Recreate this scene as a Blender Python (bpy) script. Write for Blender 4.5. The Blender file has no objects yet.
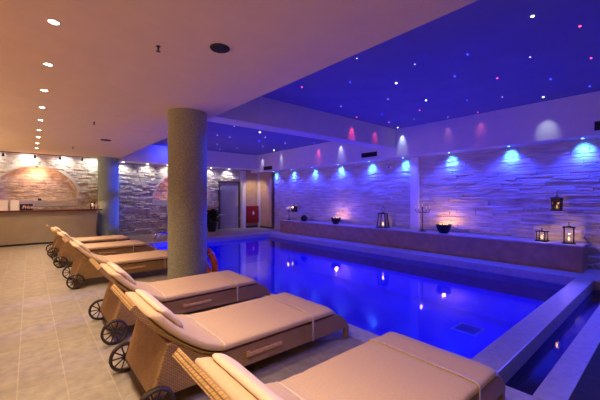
import bpy, bmesh, math, random
from mathutils import Vector, Matrix, noise
random.seed(7)
R = math.radians
PI = math.pi
sc = bpy.context.scene
C = sc.collection

# ------------------------------------------------------------------ render look
sc.view_settings.view_transform = 'Standard'
sc.view_settings.look = 'None'
sc.view_settings.exposure = 0.0
sc.view_settings.gamma = 1.0
sc.view_settings.use_curve_mapping = False
sc.cycles.use_denoising = True
sc.cycles.sample_clamp_indirect = 6.0
sc.cycles.max_bounces = 10
sc.cycles.caustics_reflective = False
sc.cycles.caustics_refractive = False

# ------------------------------------------------------------------ materials
def new_mat(name):
    m = bpy.data.materials.new(name); m.use_nodes = True
    return m, m.node_tree.nodes, m.node_tree.links, m.node_tree.nodes['Principled BSDF']

def mat(name, col, rough=0.5, metal=0.0, var=0.0, scale=20.0, bump=0.0, spec=0.5, detail=4.0, dist=0.01):
    m, N, L, b = new_mat(name)
    b.inputs['Roughness'].default_value = rough
    b.inputs['Metallic'].default_value = metal
    b.inputs['Specular IOR Level'].default_value = spec
    b.inputs['Base Color'].default_value = (*col, 1)
    tc = N.new('ShaderNodeTexCoord')
    nz = N.new('ShaderNodeTexNoise'); nz.inputs['Scale'].default_value = scale; nz.inputs['Detail'].default_value = detail
    L.new(tc.outputs['Object'], nz.inputs['Vector'])
    if var > 0:
        cr = N.new('ShaderNodeValToRGB')
        cr.color_ramp.elements[0].position = 0.3; cr.color_ramp.elements[1].position = 0.7
        cr.color_ramp.elements[0].color = (*[max(0, c * (1 - var)) for c in col], 1)
        cr.color_ramp.elements[1].color = (*[min(1, c * (1 + var)) for c in col], 1)
        L.new(nz.outputs['Fac'], cr.inputs['Fac']); L.new(cr.outputs['Color'], b.inputs['Base Color'])
    if bump > 0:
        bp = N.new('ShaderNodeBump'); bp.inputs['Strength'].default_value = bump; bp.inputs['Distance'].default_value = dist
        L.new(nz.outputs['Fac'], bp.inputs['Height']); L.new(bp.outputs['Normal'], b.inputs['Normal'])
    return m

def streak(m, axis_scale, amt_cols):
    N = m.node_tree.nodes; L = m.node_tree.links; b = N['Principled BSDF']
    tc = N.new('ShaderNodeTexCoord'); mp = N.new('ShaderNodeMapping'); mp.inputs['Scale'].default_value = axis_scale
    nz = N.new('ShaderNodeTexNoise'); nz.inputs['Scale'].default_value = 1.0; nz.inputs['Detail'].default_value = 5.0
    cr = N.new('ShaderNodeValToRGB'); el = cr.color_ramp.elements
    el[0].position = .33; el[1].position = .66; el[0].color = (*amt_cols[0], 1); el[1].color = (*amt_cols[2], 1)
    e = el.new(.5); e.color = (*amt_cols[1], 1)
    L.new(tc.outputs['Object'], mp.inputs['Vector']); L.new(mp.outputs['Vector'], nz.inputs['Vector']); L.new(nz.outputs['Fac'], cr.inputs['Fac'])
    L.new(cr.outputs['Color'], b.inputs['Base Color'])

def emit(name, col, strength):
    m, N, L, b = new_mat(name)
    N.remove(b)
    e = N.new('ShaderNodeEmission'); e.inputs['Color'].default_value = (*col, 1); e.inputs['Strength'].default_value = strength
    L.new(e.outputs['Emission'], N['Material Output'].inputs['Surface'])
    return m

def brick_mat(name, c1, c2, mortar, bw, bh, ms, rough, axes='xy', bump=0.3, offset=0.5, noise_amt=0.25, spec=0.5, rough_var=0.0):
    m, N, L, b = new_mat(name)
    tc = N.new('ShaderNodeTexCoord'); sp = N.new('ShaderNodeSeparateXYZ'); cb = N.new('ShaderNodeCombineXYZ')
    L.new(tc.outputs['Object'], sp.inputs[0])
    def put(sym, sock):
        if len(sym) == 1:
            L.new(sp.outputs['XYZ'.index(sym.upper())], sock)
        else:
            a = N.new('ShaderNodeMath'); a.operation = 'ADD'
            L.new(sp.outputs['XYZ'.index(sym[0].upper())], a.inputs[0]); L.new(sp.outputs['XYZ'.index(sym[1].upper())], a.inputs[1])
            L.new(a.outputs[0], sock)
    ax = axes.split(',') if ',' in axes else list(axes)
    put(ax[0], cb.inputs[0]); put(ax[1], cb.inputs[1])
    br = N.new('ShaderNodeTexBrick')
    br.inputs['Color1'].default_value = (*c1, 1); br.inputs['Color2'].default_value = (*c2, 1); br.inputs['Mortar'].default_value = (*mortar, 1)
    br.inputs['Scale'].default_value = 1.0; br.inputs['Mortar Size'].default_value = ms; br.inputs['Mortar Smooth'].default_value = 0.3
    br.inputs['Brick Width'].default_value = bw; br.inputs['Row Height'].default_value = bh; br.offset = offset
    L.new(cb.outputs[0], br.inputs['Vector'])
    nz = N.new('ShaderNodeTexNoise'); nz.inputs['Scale'].default_value = 9.0; nz.inputs['Detail'].default_value = 8.0; nz.inputs['Roughness'].default_value = 0.65
    L.new(tc.outputs['Object'], nz.inputs['Vector'])
    rm = N.new('ShaderNodeMapRange'); rm.inputs['From Min'].default_value = 0.3; rm.inputs['From Max'].default_value = 0.7
    rm.inputs['To Min'].default_value = 1 - noise_amt; rm.inputs['To Max'].default_value = 1 + noise_amt * 0.6
    L.new(nz.outputs['Fac'], rm.inputs['Value'])
    mx = N.new('ShaderNodeMix'); mx.data_type = 'RGBA'; mx.blend_type = 'MULTIPLY'; mx.inputs['Factor'].default_value = 1.0
    L.new(br.outputs['Color'], mx.inputs['A']); L.new(rm.outputs['Result'], mx.inputs['B'])
    L.new(mx.outputs['Result'], b.inputs['Base Color'])
    b.inputs['Roughness'].default_value = rough; b.inputs['Specular IOR Level'].default_value = spec
    if bump:
        iv = N.new('ShaderNodeMath'); iv.operation = 'SUBTRACT'; iv.inputs[0].default_value = 1.0
        L.new(br.outputs['Fac'], iv.inputs[1])
        ad = N.new('ShaderNodeMath'); ad.operation = 'MULTIPLY_ADD'; ad.inputs[1].default_value = 0.25
        L.new(nz.outputs['Fac'], ad.inputs[0]); L.new(iv.outputs[0], ad.inputs[2])
        bp = N.new('ShaderNodeBump'); bp.inputs['Strength'].default_value = bump; bp.inputs['Distance'].default_value = 0.004
        L.new(ad.outputs[0], bp.inputs['Height']); L.new(bp.outputs['Normal'], b.inputs['Normal'])
    return m

M = {}
M['floor'] = brick_mat('floor_tile', (.35, .30, .235), (.30, .255, .20), (.43, .36, .27), .60, .30, .005, .42, axes='yx', bump=.25, noise_amt=.28)
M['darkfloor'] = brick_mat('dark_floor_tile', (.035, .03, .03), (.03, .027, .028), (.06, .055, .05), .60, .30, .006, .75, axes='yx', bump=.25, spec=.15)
M['coping'] = mat('coping_stone', (.44, .42, .44), .38, var=.14, scale=14, bump=.12)
M['pooltile'] = brick_mat('pool_tile', (.02, .06, .85), (.018, .05, .80), (.04, .09, .85), .16, .16, .004, .4, axes='x,yz', bump=0, offset=0, noise_amt=.06)
M['navyreflection'] = brick_mat('navy_ledge_reflection', (.012, .02, .10), (.010, .017, .085), (.02, .03, .12), .16, .16, .004, .4, axes='x,yz', bump=0, offset=0, noise_amt=.06)  # navy for the ledge's dark reflection, painted on the pool wall
M['guttertile'] = brick_mat('gutter_tile', (.10, .11, .26), (.09, .10, .24), (.14, .14, .26), .12, .12, .004, .5, axes='x,yz', bump=0, offset=0, noise_amt=.1)
M['plaster'] = mat('beige_plaster', (.72, .58, .40), .9, var=.03, scale=3, bump=.05, spec=.2)
M['white'] = mat('white_plaster', (.72, .68, .70), .85, var=.03, scale=4, bump=.05, spec=.2)
M['blueceil'] = mat('blue_paint', (.20, .19, .45), .8, var=.05, scale=2, bump=.03, spec=.2)
M['column'] = mat('speckled_render', (.33, .34, .26), .9, var=.36, scale=70, bump=.9, spec=.15, detail=6, dist=.012)
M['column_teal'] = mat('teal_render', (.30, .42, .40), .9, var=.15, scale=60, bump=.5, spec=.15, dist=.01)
M['stone'] = mat('ledge_stone', (.60, .55, .48), .85, var=.25, scale=11, bump=.6, spec=.2, detail=8, dist=.02)
M['slate'] = mat('split_slate', (.55, .50, .47), .85, var=.22, scale=9, bump=.45, spec=.2, detail=8, dist=.015)
streak(M['slate'], (2, 2.2, 16), ((.49, .41, .37), (.60, .54, .50), (.70, .65, .61)))
M['archtrim'] = mat('arch_plaster', (.66, .60, .52), .85, var=.1, scale=14, bump=.2)
M['nichestone'] = mat('niche_stone', (.70, .58, .46), .9, var=.2, scale=9, bump=.5, dist=.015)
M['ledge'] = mat('ledge_tile', (.40, .25, .13), .6, var=.18, scale=5, bump=.12)
M['ledgetop'] = mat('ledge_top_tile', (.48, .40, .38), .5, var=.12, scale=5, bump=.1)
M['counter'] = mat('counter_panel', (.40, .34, .23), .5, var=.05, scale=3, bump=.03)
M['countertop'] = mat('red_brown_wood', (.16, .045, .03), .3, var=.25, scale=10, bump=.05)
M['kick'] = mat('dark_kick', (.06, .055, .05), .6, var=.1)
M['wicker'] = brick_mat('wicker', (.56, .34, .135), (.46, .27, .10), (.20, .10, .035), .028, .0115, .0020, .5, axes='xy,z', bump=.8, noise_amt=.15)
M['fabric'] = mat('mattress_fabric', (.68, .49, .31), .9, var=.04, scale=60, bump=.12, spec=.15, dist=.004)
M['pillowfab'] = mat('pillow_fabric', (.80, .62, .46), .9, var=.04, scale=60, bump=.12, spec=.15, dist=.004)
M['piping'] = mat('cream_piping', (.78, .64, .50), .8, var=.05)
M['strap'] = mat('cream_strap', (.74, .60, .46), .8, var=.08)
M['wood'] = mat('pale_teak', (.62, .38, .20), .5, var=.2, scale=30, bump=.1)
M['wheel'] = mat('dark_brown_rubber', (.035, .02, .015), .5, var=.2)
M['axle'] = mat('dark_metal', (.03, .02, .018), .45, metal=.3, var=.1)
M['black'] = mat('black_iron', (.012, .011, .014), .5, metal=.2, var=.2)
M['grille'] = mat('black_grille', (.012, .012, .016), .7, var=.2, scale=80)
M['chrome'] = mat('chrome', (.75, .75, .78), .15, metal=1.0, var=.03)
M['orange'] = mat('orange_plastic', (.95, .18, .02), .45, var=.05)
M['red'] = mat('red_enamel', (.30, .014, .012), .35, var=.08)
M['ochre'] = mat('ochre_panel', (.50, .36, .22), .6, var=.1, scale=4)
M['doorleaf'] = mat('grey_door', (.30, .27, .36), .25, var=.06, scale=3)
M['brownframe'] = mat('brown_frame', (.10, .055, .03), .5, var=.15)
M['paper'] = mat('white_paper', (.88, .87, .86), .8, var=.02)
M['signblack'] = mat('black_card', (.02, .02, .025), .5, var=.1)
M['pink'] = mat('pink_ink', (.95, .62, .74), .6, var=.02)
M['whiteink'] = mat('white_ink', (.85, .8, .8), .6, var=.02)
M['leaf'] = mat('dark_leaf', (.018, .03, .016), .5, var=.3)
M['paleleaf'] = mat('pale_leaf', (.55, .52, .55), .6, var=.15)
M['redflower'] = mat('red_bract', (.85, .05, .06), .6, var=.2)
M['wax'] = mat('candle_wax', (.85, .78, .66), .6, var=.03)
M['drain'] = mat('drain_grate', (.10, .14, .34), .5, var=.1)
M['whiteplastic'] = mat('white_plastic', (.75, .74, .76), .5, var=.02)
M['e_down'] = emit('lamp_warm', (1, .86, .62), 30)
M['e_cool'] = emit('lamp_cool', (.95, .97, 1), 18)
M['e_blue'] = emit('lamp_blue', (.10, .45, 1), 25)
M['e_pool'] = emit('lamp_pool', (.05, .15, 1), 6)
M['e_flame'] = emit('flame', (1, .62, .25), 2.4)
M['e_sW'] = emit('star_white_bright', (.85, .92, 1), 6)
M['e_sw'] = emit('star_white', (.75, .70, .95), 5)
M['e_sr'] = emit('star_red', (1, .06, .10), 7)
M['e_sb'] = emit('star_blue', (.02, .06, 1), 7)

def glass_mat(name='lantern_glass', col=(1, 1, 1)):
    m, N, L, b = new_mat(name); N.remove(b)
    t = N.new('ShaderNodeBsdfTransparent'); t.inputs['Color'].default_value = (*col, 1); g = N.new('ShaderNodeBsdfGlossy'); g.inputs['Roughness'].default_value = .05
    f = N.new('ShaderNodeFresnel'); f.inputs['IOR'].default_value = 1.45
    mx = N.new('ShaderNodeMixShader')
    L.new(f.outputs[0], mx.inputs[0]); L.new(t.outputs[0], mx.inputs[1]); L.new(g.outputs[0], mx.inputs[2])
    L.new(mx.outputs[0], N['Material Output'].inputs['Surface'])
    return m
M['glass'] = glass_mat()
M['smoked'] = glass_mat('smoked_glass', (.35, .30, .28))

def water_mat(name, tint, ior=1.29, bump=.05, scale=2.2):
    m, N, L, b = new_mat(name); N.remove(b)
    tc = N.new('ShaderNodeTexCoord'); nz = N.new('ShaderNodeTexNoise')
    nz.inputs['Scale'].default_value = scale; nz.inputs['Detail'].default_value = 3.0
    L.new(tc.outputs['Object'], nz.inputs['Vector'])
    bp = N.new('ShaderNodeBump'); bp.inputs['Strength'].default_value = bump; bp.inputs['Distance'].default_value = .03
    L.new(nz.outputs['Fac'], bp.inputs['Height'])
    t = N.new('ShaderNodeBsdfTransparent'); t.inputs['Color'].default_value = (*tint, 1)
    g = N.new('ShaderNodeBsdfGlossy'); g.inputs['Roughness'].default_value = .06; g.inputs['Color'].default_value = (1, 1, 1, 1)
    f = N.new('ShaderNodeFresnel'); f.inputs['IOR'].default_value = ior
    mx = N.new('ShaderNodeMixShader')
    L.new(bp.outputs['Normal'], g.inputs['Normal']); L.new(bp.outputs['Normal'], f.inputs['Normal'])
    L.new(f.outputs[0], mx.inputs[0]); L.new(t.outputs[0], mx.inputs[1]); L.new(g.outputs[0], mx.inputs[2])
    L.new(mx.outputs[0], N['Material Output'].inputs['Surface'])
    return m
M['water'] = water_mat('pool_water', (.30, .42, .95))

# ------------------------------------------------------------------ mesh helpers
def box(bm, lo, hi, mtx=None):
    x0, y0, z0 = lo; x1, y1, z1 = hi
    vs = [bm.verts.new(p) for p in ((x0, y0, z0), (x1, y0, z0), (x1, y1, z0), (x0, y1, z0), (x0, y0, z1), (x1, y0, z1), (x1, y1, z1), (x0, y1, z1))]
    if mtx:
        for v in vs: v.co = mtx @ v.co
    for f in ((3, 2, 1, 0), (4, 5, 6, 7), (0, 1, 5, 4), (1, 2, 6, 5), (2, 3, 7, 6), (3, 0, 4, 7)):
        bm.faces.new([vs[i] for i in f])
    return vs

def basis(d):
    d = d.normalized(); a = Vector((0, 0, 1)) if abs(d.z) < .9 else Vector((1, 0, 0))
    u = d.cross(a).normalized(); v = u.cross(d).normalized()
    return u, v

def cyl(bm, p0, p1, r0, r1=None, n=16, cap=True):
    p0 = Vector(p0); p1 = Vector(p1); r1 = r0 if r1 is None else r1
    u, v = basis(p1 - p0)
    a = [bm.verts.new(p0 + (u * math.cos(2 * PI * i / n) + v * math.sin(2 * PI * i / n)) * r0) for i in range(n)]
    b = [bm.verts.new(p1 + (u * math.cos(2 * PI * i / n) + v * math.sin(2 * PI * i / n)) * r1) for i in range(n)]
    for i in range(n):
        bm.faces.new((a[i], b[i], b[(i + 1) % n], a[(i + 1) % n]))
    if cap:
        bm.faces.new(a); bm.faces.new(b[::-1])

def tube(bm, pts, r, n=10):
    pts = [Vector(p) for p in pts]; rings = []
    for i, p in enumerate(pts):
        d = (pts[min(i + 1, len(pts) - 1)] - pts[max(i - 1, 0)])
        u, v = basis(d)
        if rings:
            pu = lastu - d.normalized() * lastu.dot(d.normalized())
            u = pu.normalized(); v = d.normalized().cross(u).normalized()
        lastu = u
        rings.append([bm.verts.new(p + (u * math.cos(2 * PI * k / n) + v * math.sin(2 * PI * k / n)) * r) for k in range(n)])
    for a, b in zip(rings, rings[1:]):
        for k in range(n):
            bm.faces.new((a[k], a[(k + 1) % n], b[(k + 1) % n], b[k]))
    bm.faces.new(rings[0][::-1]); bm.faces.new(rings[-1])

def lathe(bm, prof, n=24, c=(0, 0, 0), axis='z'):
    c = Vector(c); rings = []
    for r, h in prof:
        ring = []
        for i in range(n):
            a = 2 * PI * i / n
            q = Vector((r * math.cos(a), r * math.sin(a), h))
            if axis == 'y': q = Vector((q.x, -q.z, q.y))
            if axis == 'x': q = Vector((q.z, q.x, q.y))
            ring.append(bm.verts.new(c + q))
        rings.append(ring)
    for a, b in zip(rings, rings[1:]):
        for i in range(n):
            bm.faces.new((a[i], a[(i + 1) % n], b[(i + 1) % n], b[i]))
    bm.faces.new(rings[0][::-1]); bm.faces.new(rings[-1])

def torus(bm, c, R0, r, mtx=None, n=40, k=10):
    c = Vector(c); rings = []
    for i in range(n):
        a = 2 * PI * i / n; ring = []
        for j in range(k):
            b = 2 * PI * j / k
            q = Vector(((R0 + r * math.cos(b)) * math.cos(a), (R0 + r * math.cos(b)) * math.sin(a), r * math.sin(b)))
            if mtx: q = mtx @ q
            ring.append(bm.verts.new(c + q))
        rings.append(ring)
    for i in range(n):
        for j in range(k):
            bm.faces.new((rings[i][j], rings[(i + 1) % n][j], rings[(i + 1) % n][(j + 1) % k], rings[i][(j + 1) % k]))

def prism(bm, poly, y0, y1):          # poly of (x, z), extruded along y
    a = [bm.verts.new((x, y0, z)) for x, z in poly]; b = [bm.verts.new((x, y1, z)) for x, z in poly]
    n = len(poly)
    for i in range(n):
        bm.faces.new((a[i], a[(i + 1) % n], b[(i + 1) % n], b[i]))
    bm.faces.new(a[::-1]); bm.faces.new(b)

def obj(name, bm, m, parent=None, smooth=False, bevel=0.0, bev_seg=2, auto=None):
    bmesh.ops.recalc_face_normals(bm, faces=bm.faces[:])
    me = bpy.data.meshes.new(name); bm.to_mesh(me); bm.free()
    me.materials.append(M[m] if isinstance(m, str) else m)
    if smooth or auto is not None:
        for p in me.polygons: p.use_smooth = True
    if auto is not None:
        me.set_sharp_from_angle(angle=R(auto))
    o = bpy.data.objects.new(name, me); C.objects.link(o)
    if bevel:
        b = o.modifiers.new('bevel', 'BEVEL'); b.width = bevel; b.segments = bev_seg; b.limit_method = 'ANGLE'; b.angle_limit = R(40)
    if parent: o.parent = parent
    return o

def tag(o, label, cat, group=None, kind=None):
    o['label'] = label; o['category'] = cat
    if group: o['group'] = group
    if kind: o['kind'] = kind
    return o

def thing(name, label, cat, loc=(0, 0, 0), rz=0.0, group=None):
    o = bpy.data.objects.new(name, None); C.objects.link(o)
    o.location = loc; o.rotation_euler = (0, 0, rz); o.empty_display_size = .1
    return tag(o, label, cat, group)

def struct(name, bm, m, **k):
    o = obj(name, bm, m, **k); o['kind'] = 'structure'
    return o

def copy_tree(o, parent=None):
    c = o.copy(); C.objects.link(c)
    if parent: c.parent = parent
    for ch in list(o.children): copy_tree(ch, c)
    return c

def light(name, kind, loc, col, watts, parent=None, size=.05, aim=None, cone=90, blend=.6):
    d = bpy.data.lights.new(name, kind); d.energy = watts; d.color = col
    if kind == 'AREA': d.size = size
    else: d.shadow_soft_size = size
    if kind == 'SPOT': d.spot_size = R(cone); d.spot_blend = blend
    o = bpy.data.objects.new(name, d); C.objects.link(o); o.location = loc
    if aim is not None:
        v = Vector(aim) - Vector(loc); o.rotation_euler = v.to_track_quat('-Z', 'Y').to_euler()
    if parent:
        o.parent = parent; o.location = Vector(loc) - parent.location
    return o

NB = bmesh.new
ORD = ['first', 'second', 'third', 'fourth', 'fifth', 'sixth', 'seventh', 'eighth', 'ninth', 'tenth', 'eleventh', 'twelfth', 'thirteenth', 'fourteenth', 'fifteenth']
NUM = ['zero', 'one', 'two', 'three', 'four', 'five', 'six', 'seven', 'eight', 'nine', 'ten', 'eleven', 'twelve', 'thirteen', 'fourteen', 'fifteen']

# room dimensions (metres; x to the right wall, y to the far end)
XL, XR, YN, YF = -2.6, 9.05, -1.8, 14.25
PX0, PX1, PY0, PY1 = 2.91, 7.83, 1.25, 11.3          # pool
HC, HB = 3.0, 3.6                                      # low ceiling, raised ceiling
WZ = -.15

# ------------------------------------------------------------------ floor, pool
bm = NB()
box(bm, (XL + .075, YN, -.2), (2.65 + .075, YF, 0)); box(bm, (2.65 + .075, PY1 + .25, -.2), (XR + .075, YF, 0))
struct('floor', bm, 'floor').location.x = -.075
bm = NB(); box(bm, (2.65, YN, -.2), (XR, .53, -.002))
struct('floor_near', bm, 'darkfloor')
bm = NB()
D = -.17
box(bm, (2.65, .53, D), (PX0, PY1 + .25, .004)); box(bm, (PX0, PY1, D), (PX1, PY1 + .25, .004))
box(bm, (PX1, .53, D), (XR, PY1 + .25, .004)); box(bm, (PX0, 1.0, D), (PX1, PY0, .004)); box(bm, (PX0, .53, D), (PX1, .72, .004))
struct('trim_coping', bm, 'coping', bevel=.008)
bm = NB()
B = -1.15
e = .05
box(bm, (PX0 - e, PY0 - e, B - .1), (PX1 + e, PY1 + e, B))
box(bm, (PX0 - .1, PY0 - .1, B), (PX0, PY1 + .1, D)); box(bm, (PX1, PY0 - .1, B), (PX1 + .1, PY1 + .1, D))
box(bm, (PX0, PY0 - .1, B), (PX1, PY0, D)); box(bm, (PX0, PY1, B), (PX1, PY1 + .1, D))
struct('pool_basin', bm, 'pooltile')
bm = NB(); box(bm, (PX1 - .008, PY0, -.56), (PX1 + .002, PY1, D)); struct('trim_ledge_reflection', bm, 'navyreflection')  # dark reflection of the ledge, painted as a band below the waterline
bm = NB()
box(bm, (PX0 - .05, .67, -.42), (PX1 + .05, 1.05, -.36))
box(bm, (PX0 - .05, .67, -.36), (PX0, 1.05, D)); box(bm, (PX1, .67, -.36), (PX1 + .05, 1.05, D))
box(bm, (PX0, .67, -.36), (PX1, .72, D)); box(bm, (PX0, 1.0, -.36), (PX1, 1.05, D))
struct('gutter_basin', bm, 'guttertile')
bm = NB()
vs = [bm.verts.new(p) for p in ((PX0, PY0, WZ), (PX1, PY0, WZ), (PX1, PY1, WZ), (PX0, PY1, WZ))]; bm.faces.new(vs)
tag(obj('pool_water', bm, 'water'), 'calm blue lit water filling the large swimming pool', 'water', kind='stuff')
bm = NB()
vs = [bm.verts.new(p) for p in ((PX0, .72, -.16), (PX1, .72, -.16), (PX1, 1.0, -.16), (PX0, 1.0, -.16))]; bm.faces.new(vs)
tag(obj('gutter_water', bm, 'water'), 'shallow dark water in the narrow channel beside the pool', 'water', kind='stuff')
# drain grate on the pool floor
bm = NB()
t = thing('floor_drain', 'square grate set in the blue pool floor near its right end', 'drain', (6.75, 2.75, B))
fr = NB()
for lo, hi in (((-.24, -.24, 0), (.24, -.20, .02)), ((-.24, .20, 0), (.24, .24, .02)), ((-.24, -.2, 0), (-.2, .2, .02)), ((.2, -.2, 0), (.24, .2, .02))): box(fr, lo, hi)
obj('drain_frame', fr, 'whiteplastic', t)
for k in range(9): box(bm, (-.2, -.2 + k * .045, 0), (.2, -.175 + k * .045, .015))
obj('grate', bm, 'drain', t)

# underwater lamps in the near-side pool wall (they face the far side)
for k, y in enumerate((2.4, 4.6, 6.8, 9.0, 10.8)):
    light('underwater_light', 'AREA', (PX0 + .03, y, -.62), (.01, .03, 1), 62, size=.3, aim=(PX0 + 2, y, -.95))

# ------------------------------------------------------------------ walls
bm = NB(); box(bm, (XL - .2, YN, 0), (XL, YF + .5, HC)); struct('wall_left', bm, 'plaster')
bm = NB(); box(bm, (XL, YF + .3, 0), (XR + .3, YF + .5, HB)); struct('wall_far', bm, 'archtrim')
bm = NB(); box(bm, (XR, YN, -.2), (XR + .25, YF + .3, 2.8)); struct('wall_right', bm, 'white')

# stone courses
def stones(bm, u0, u1, z0, z1, rh, ln, dep, place, excl=None, chip=.012, zend=None):
    z = z0
    while z < z1 - .01:
        h = min(random.uniform(*rh), z1 - z)
        if z1 - z - h < .03: h = z1 - z
        u = u0 - random.uniform(0, ln[0])
        while u < u1:
            w = random.uniform(*ln)
            a, b = max(u, u0), min(u + w, u1)
            u += w
            if b - a < .02: continue
            if excl and excl((a + b) / 2, z + h / 2): continue
            d = random.uniform(*dep); g = .004
            bk = [place(p, q, -.02) for p, q in ((a, z), (b, z), (b, z + h), (a, z + h))]
            fr = [place(p + g * s, q + g * r, d + random.uniform(-chip, chip)) for (p, q), (s, r) in zip(((a, z), (b, z), (b, z + h), (a, z + h)), ((1, 1), (-1, 1), (-1, -1), (1, -1)))]
            mid = place((a + b) / 2 + random.uniform(-.1, .1) * w, z + h * random.uniform(.35, .65), d + random.uniform(0, chip * 1.6))
            B_ = [bm.verts.new(p) for p in bk]; F_ = [bm.verts.new(p) for p in fr]; mv = bm.verts.new(mid)
            for i in range(4):
                j = (i + 1) % 4
                bm.faces.new((B_[i], B_[j], F_[j], F_[i])); bm.faces.new((F_[i], F_[j], mv))
        z += h

ARCH = ((.19, 1.41, 1.2), (5.2, 1.41, 1.2))
def in_arch(x, z):
    for cx, cz, r in ARCH:
        if z > cz - .02 and math.hypot(x - cx, z - cz) < r + .02: return True
        if abs(x - cx) < r + .05 and cz - .17 < z < cz + .02: return True
    if 6.88 < x < 8.05 and z < 2.34: return True
    return False
bm = NB()
far_pl = lambda u, z, d: (u, YF - d, z)
stones(bm, XL, 8.12, 0, 2.86, (.07, .15), (.14, .46), (.0, .085), far_pl, in_arch, chip=.02)
struct('wall_far_stone', bm, 'stone')
bm = NB()
x = XL
while x < 8.12:
    m_ = x + .03; lo = 0
    for cx, cz, r in ARCH:
        if abs(m_ - cx) < r:
            box(bm, (x, YF, 0), (x + .06, YF + .04, cz - .05)); lo = cz + math.sqrt(r * r - (m_ - cx) ** 2)
    box(bm, (x, YF, lo), (x + .06, YF + .04, 2.9)); x += .06
struct('wall_far_backing', bm, 'stone')
# niche backs and reveals
bm = NB()
stones(bm, ARCH[0][0] - 1.22, ARCH[0][0] + 1.22, 1.38, 2.64, (.06, .12), (.15, .4), (.0, .03), lambda u, z, d: (u, YF + .27 - d, z))
stones(bm, ARCH[1][0] - 1.22, ARCH[1][0] + 1.22, 1.38, 2.64, (.06, .12), (.15, .4), (.0, .03), lambda u, z, d: (u, YF + .27 - d, z))
struct('wall_niche_stone', bm, 'nichestone')
def arch_band(cx, cz, r, w, y0, y1):
    b = NB(); n = 48
    for k in range(n):
        a0 = PI * k / n; a1 = PI * (k + 1) / n
        q = []
        for yy in (y0, y1):
            for rr in (r, r + w):
                for a in (a0, a1): q.append(b.verts.new((cx + rr * math.cos(a), yy, cz + rr * math.sin(a))))
        i00, i01, o00, o01, j00, j01, p00, p01 = q
        for f in ((i00, i01, o01, o00), (j00, p00, p01, j01), (i00, j00, j01, i01), (o00, o01, p01, p00)): b.faces.new(f)
    box(b, (cx - r - w, y0, cz - .2), (cx + r + w, y1, cz))
    return b
for k, (cx, cz, r) in enumerate(ARCH):
    struct('trim_%d' % (k + 1), arch_band(cx, cz, r - .01, .10, YF - .05, YF + .27), 'archtrim')

bm = NB(); box(bm, (XL, YF - .08, 2.86), (2.6, YF + .3, HC)); struct('trim_3', bm, 'white')          # band above the stone
bm = NB(); box(bm, (2.6, YF - .02, 2.86), (XR, YF + .3, 2.9)); struct('trim_4', bm, 'white')
# right wall slate
bm = NB()
right_pl = lambda u, z, d: (XR - d, u, z)
stones(bm, YN, 5.07, .0, 2.74, (.045, .075), (.18, .75), (.0, .045), right_pl, lambda u, z: u > 1.4 and z < .45, chip=.006)
stones(bm, 5.34, 12.62, .0, 2.74, (.045, .075), (.18, .75), (.0, .045), right_pl, lambda u, z: u < 11.0 and z < .45, chip=.006)
struct('wall_right_stone', bm, 'slate')
bm = NB(); box(bm, (XR - .11, 5.07, .5), (XR + .02, 5.34, 2.74)); struct('trim_pilaster', bm, 'white', bevel=.006)

# far right corner: panels, posts and door
bm = NB(); box(bm, (8.2, 14.0, .0), (XR, YF + .06, 2.86)); struct('wall_far_panel', bm, 'ochre')
bm = NB(); box(bm, (XR - .05, 12.75, .0), (XR + .02, 13.8, 2.74)); struct('wall_right_panel', bm, 'ochre')
bm = NB(); box(bm, (XR - .09, 12.62, .0), (XR, 12.75, 2.74)); struct('trim_5', bm, 'brownframe')
bm = NB(); box(bm, (XR - .10, 13.8, .0), (XR, 14.0, 2.74)); struct('trim_6', bm, 'white')
bm = NB(); box(bm, (8.06, 13.96, .0), (8.24, YF, 2.86)); struct('trim_7', bm, 'white', bevel=.005)
bm = NB(); box(bm, (8.24, 13.975, 0), (XR - .10, 14.0, .09)); box(bm, (XR - .075, 12.75, 0), (XR - .05, 13.8, .09)); struct('baseboard_far', bm, 'kick')
d = thing('door_1', 'grey door between the rough stone wall and the white post', 'door', (7.47, YF - .02, 0))
d['kind'] = 'structure'
bm = NB(); box(bm, (-.50, -.02, .01), (.50, .03, 2.24)); obj('door_leaf', bm, 'doorleaf', d, bevel=.004)
bm = NB(); box(bm, (-.58, -.07, 0), (-.50, .05, 2.32)); box(bm, (.50, -.07, 0), (.58, .05, 2.32)); box(bm, (-.5, -.07, 2.24), (.5, .05, 2.32)); obj('door_frame', bm, 'brownframe', d, bevel=.004)
bm = NB(); cyl(bm, (.42, -.02, 1.02), (.42, -.07, 1.02), .012); cyl(bm, (.42, -.065, 1.02), (.30, -.065, 1.02), .01); obj('door_handle', bm, 'chrome', d, smooth=True)

# ------------------------------------------------------------------ ceilings and fascias
bm = NB(); box(bm, (XL, YN, HC), (2.6, YF + .5, HB + .1)); struct('ceiling', bm, 'plaster')
bm = NB(); box(bm, (2.6, YN, HB), (XR + .3, YF + .5, HB + .1)); struct('ceiling_blue', bm, 'blueceil')
bm = NB(); box(bm, (8.54, YN, 2.75), (XR + .25, YF + .3, HB)); struct('wall_right_fascia', bm, 'white')
bm = NB(); box(bm, (2.6, 13.4, 2.9), (8.54, YF + .3, HB)); struct('wall_far_fascia', bm, 'white')
bm = NB(); box(bm, (2.6, 5.58, 3.02), (8.54, 6.02, HB)); struct('ceiling_beam', bm, 'white')

# ------------------------------------------------------------------ columns
def column(x, y, r, h, label, m='column'):
    b = NB(); n = 64
    lathe(b, [(r, 0), (r, h * .25), (r, h * .5), (r, h * .75), (r, h)], n)
    o = obj('round_column', b, m, auto=40); o.location = (x, y, 0)
    return tag(o, label, 'column')
column(2.13, 5.6, .328, HC, 'speckled grey round column standing among the loungers by the poolside')
column(2.25, 13.8, .34, HC, 'round column at the end of the bar counter, washed blue and green', 'column_teal')

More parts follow.
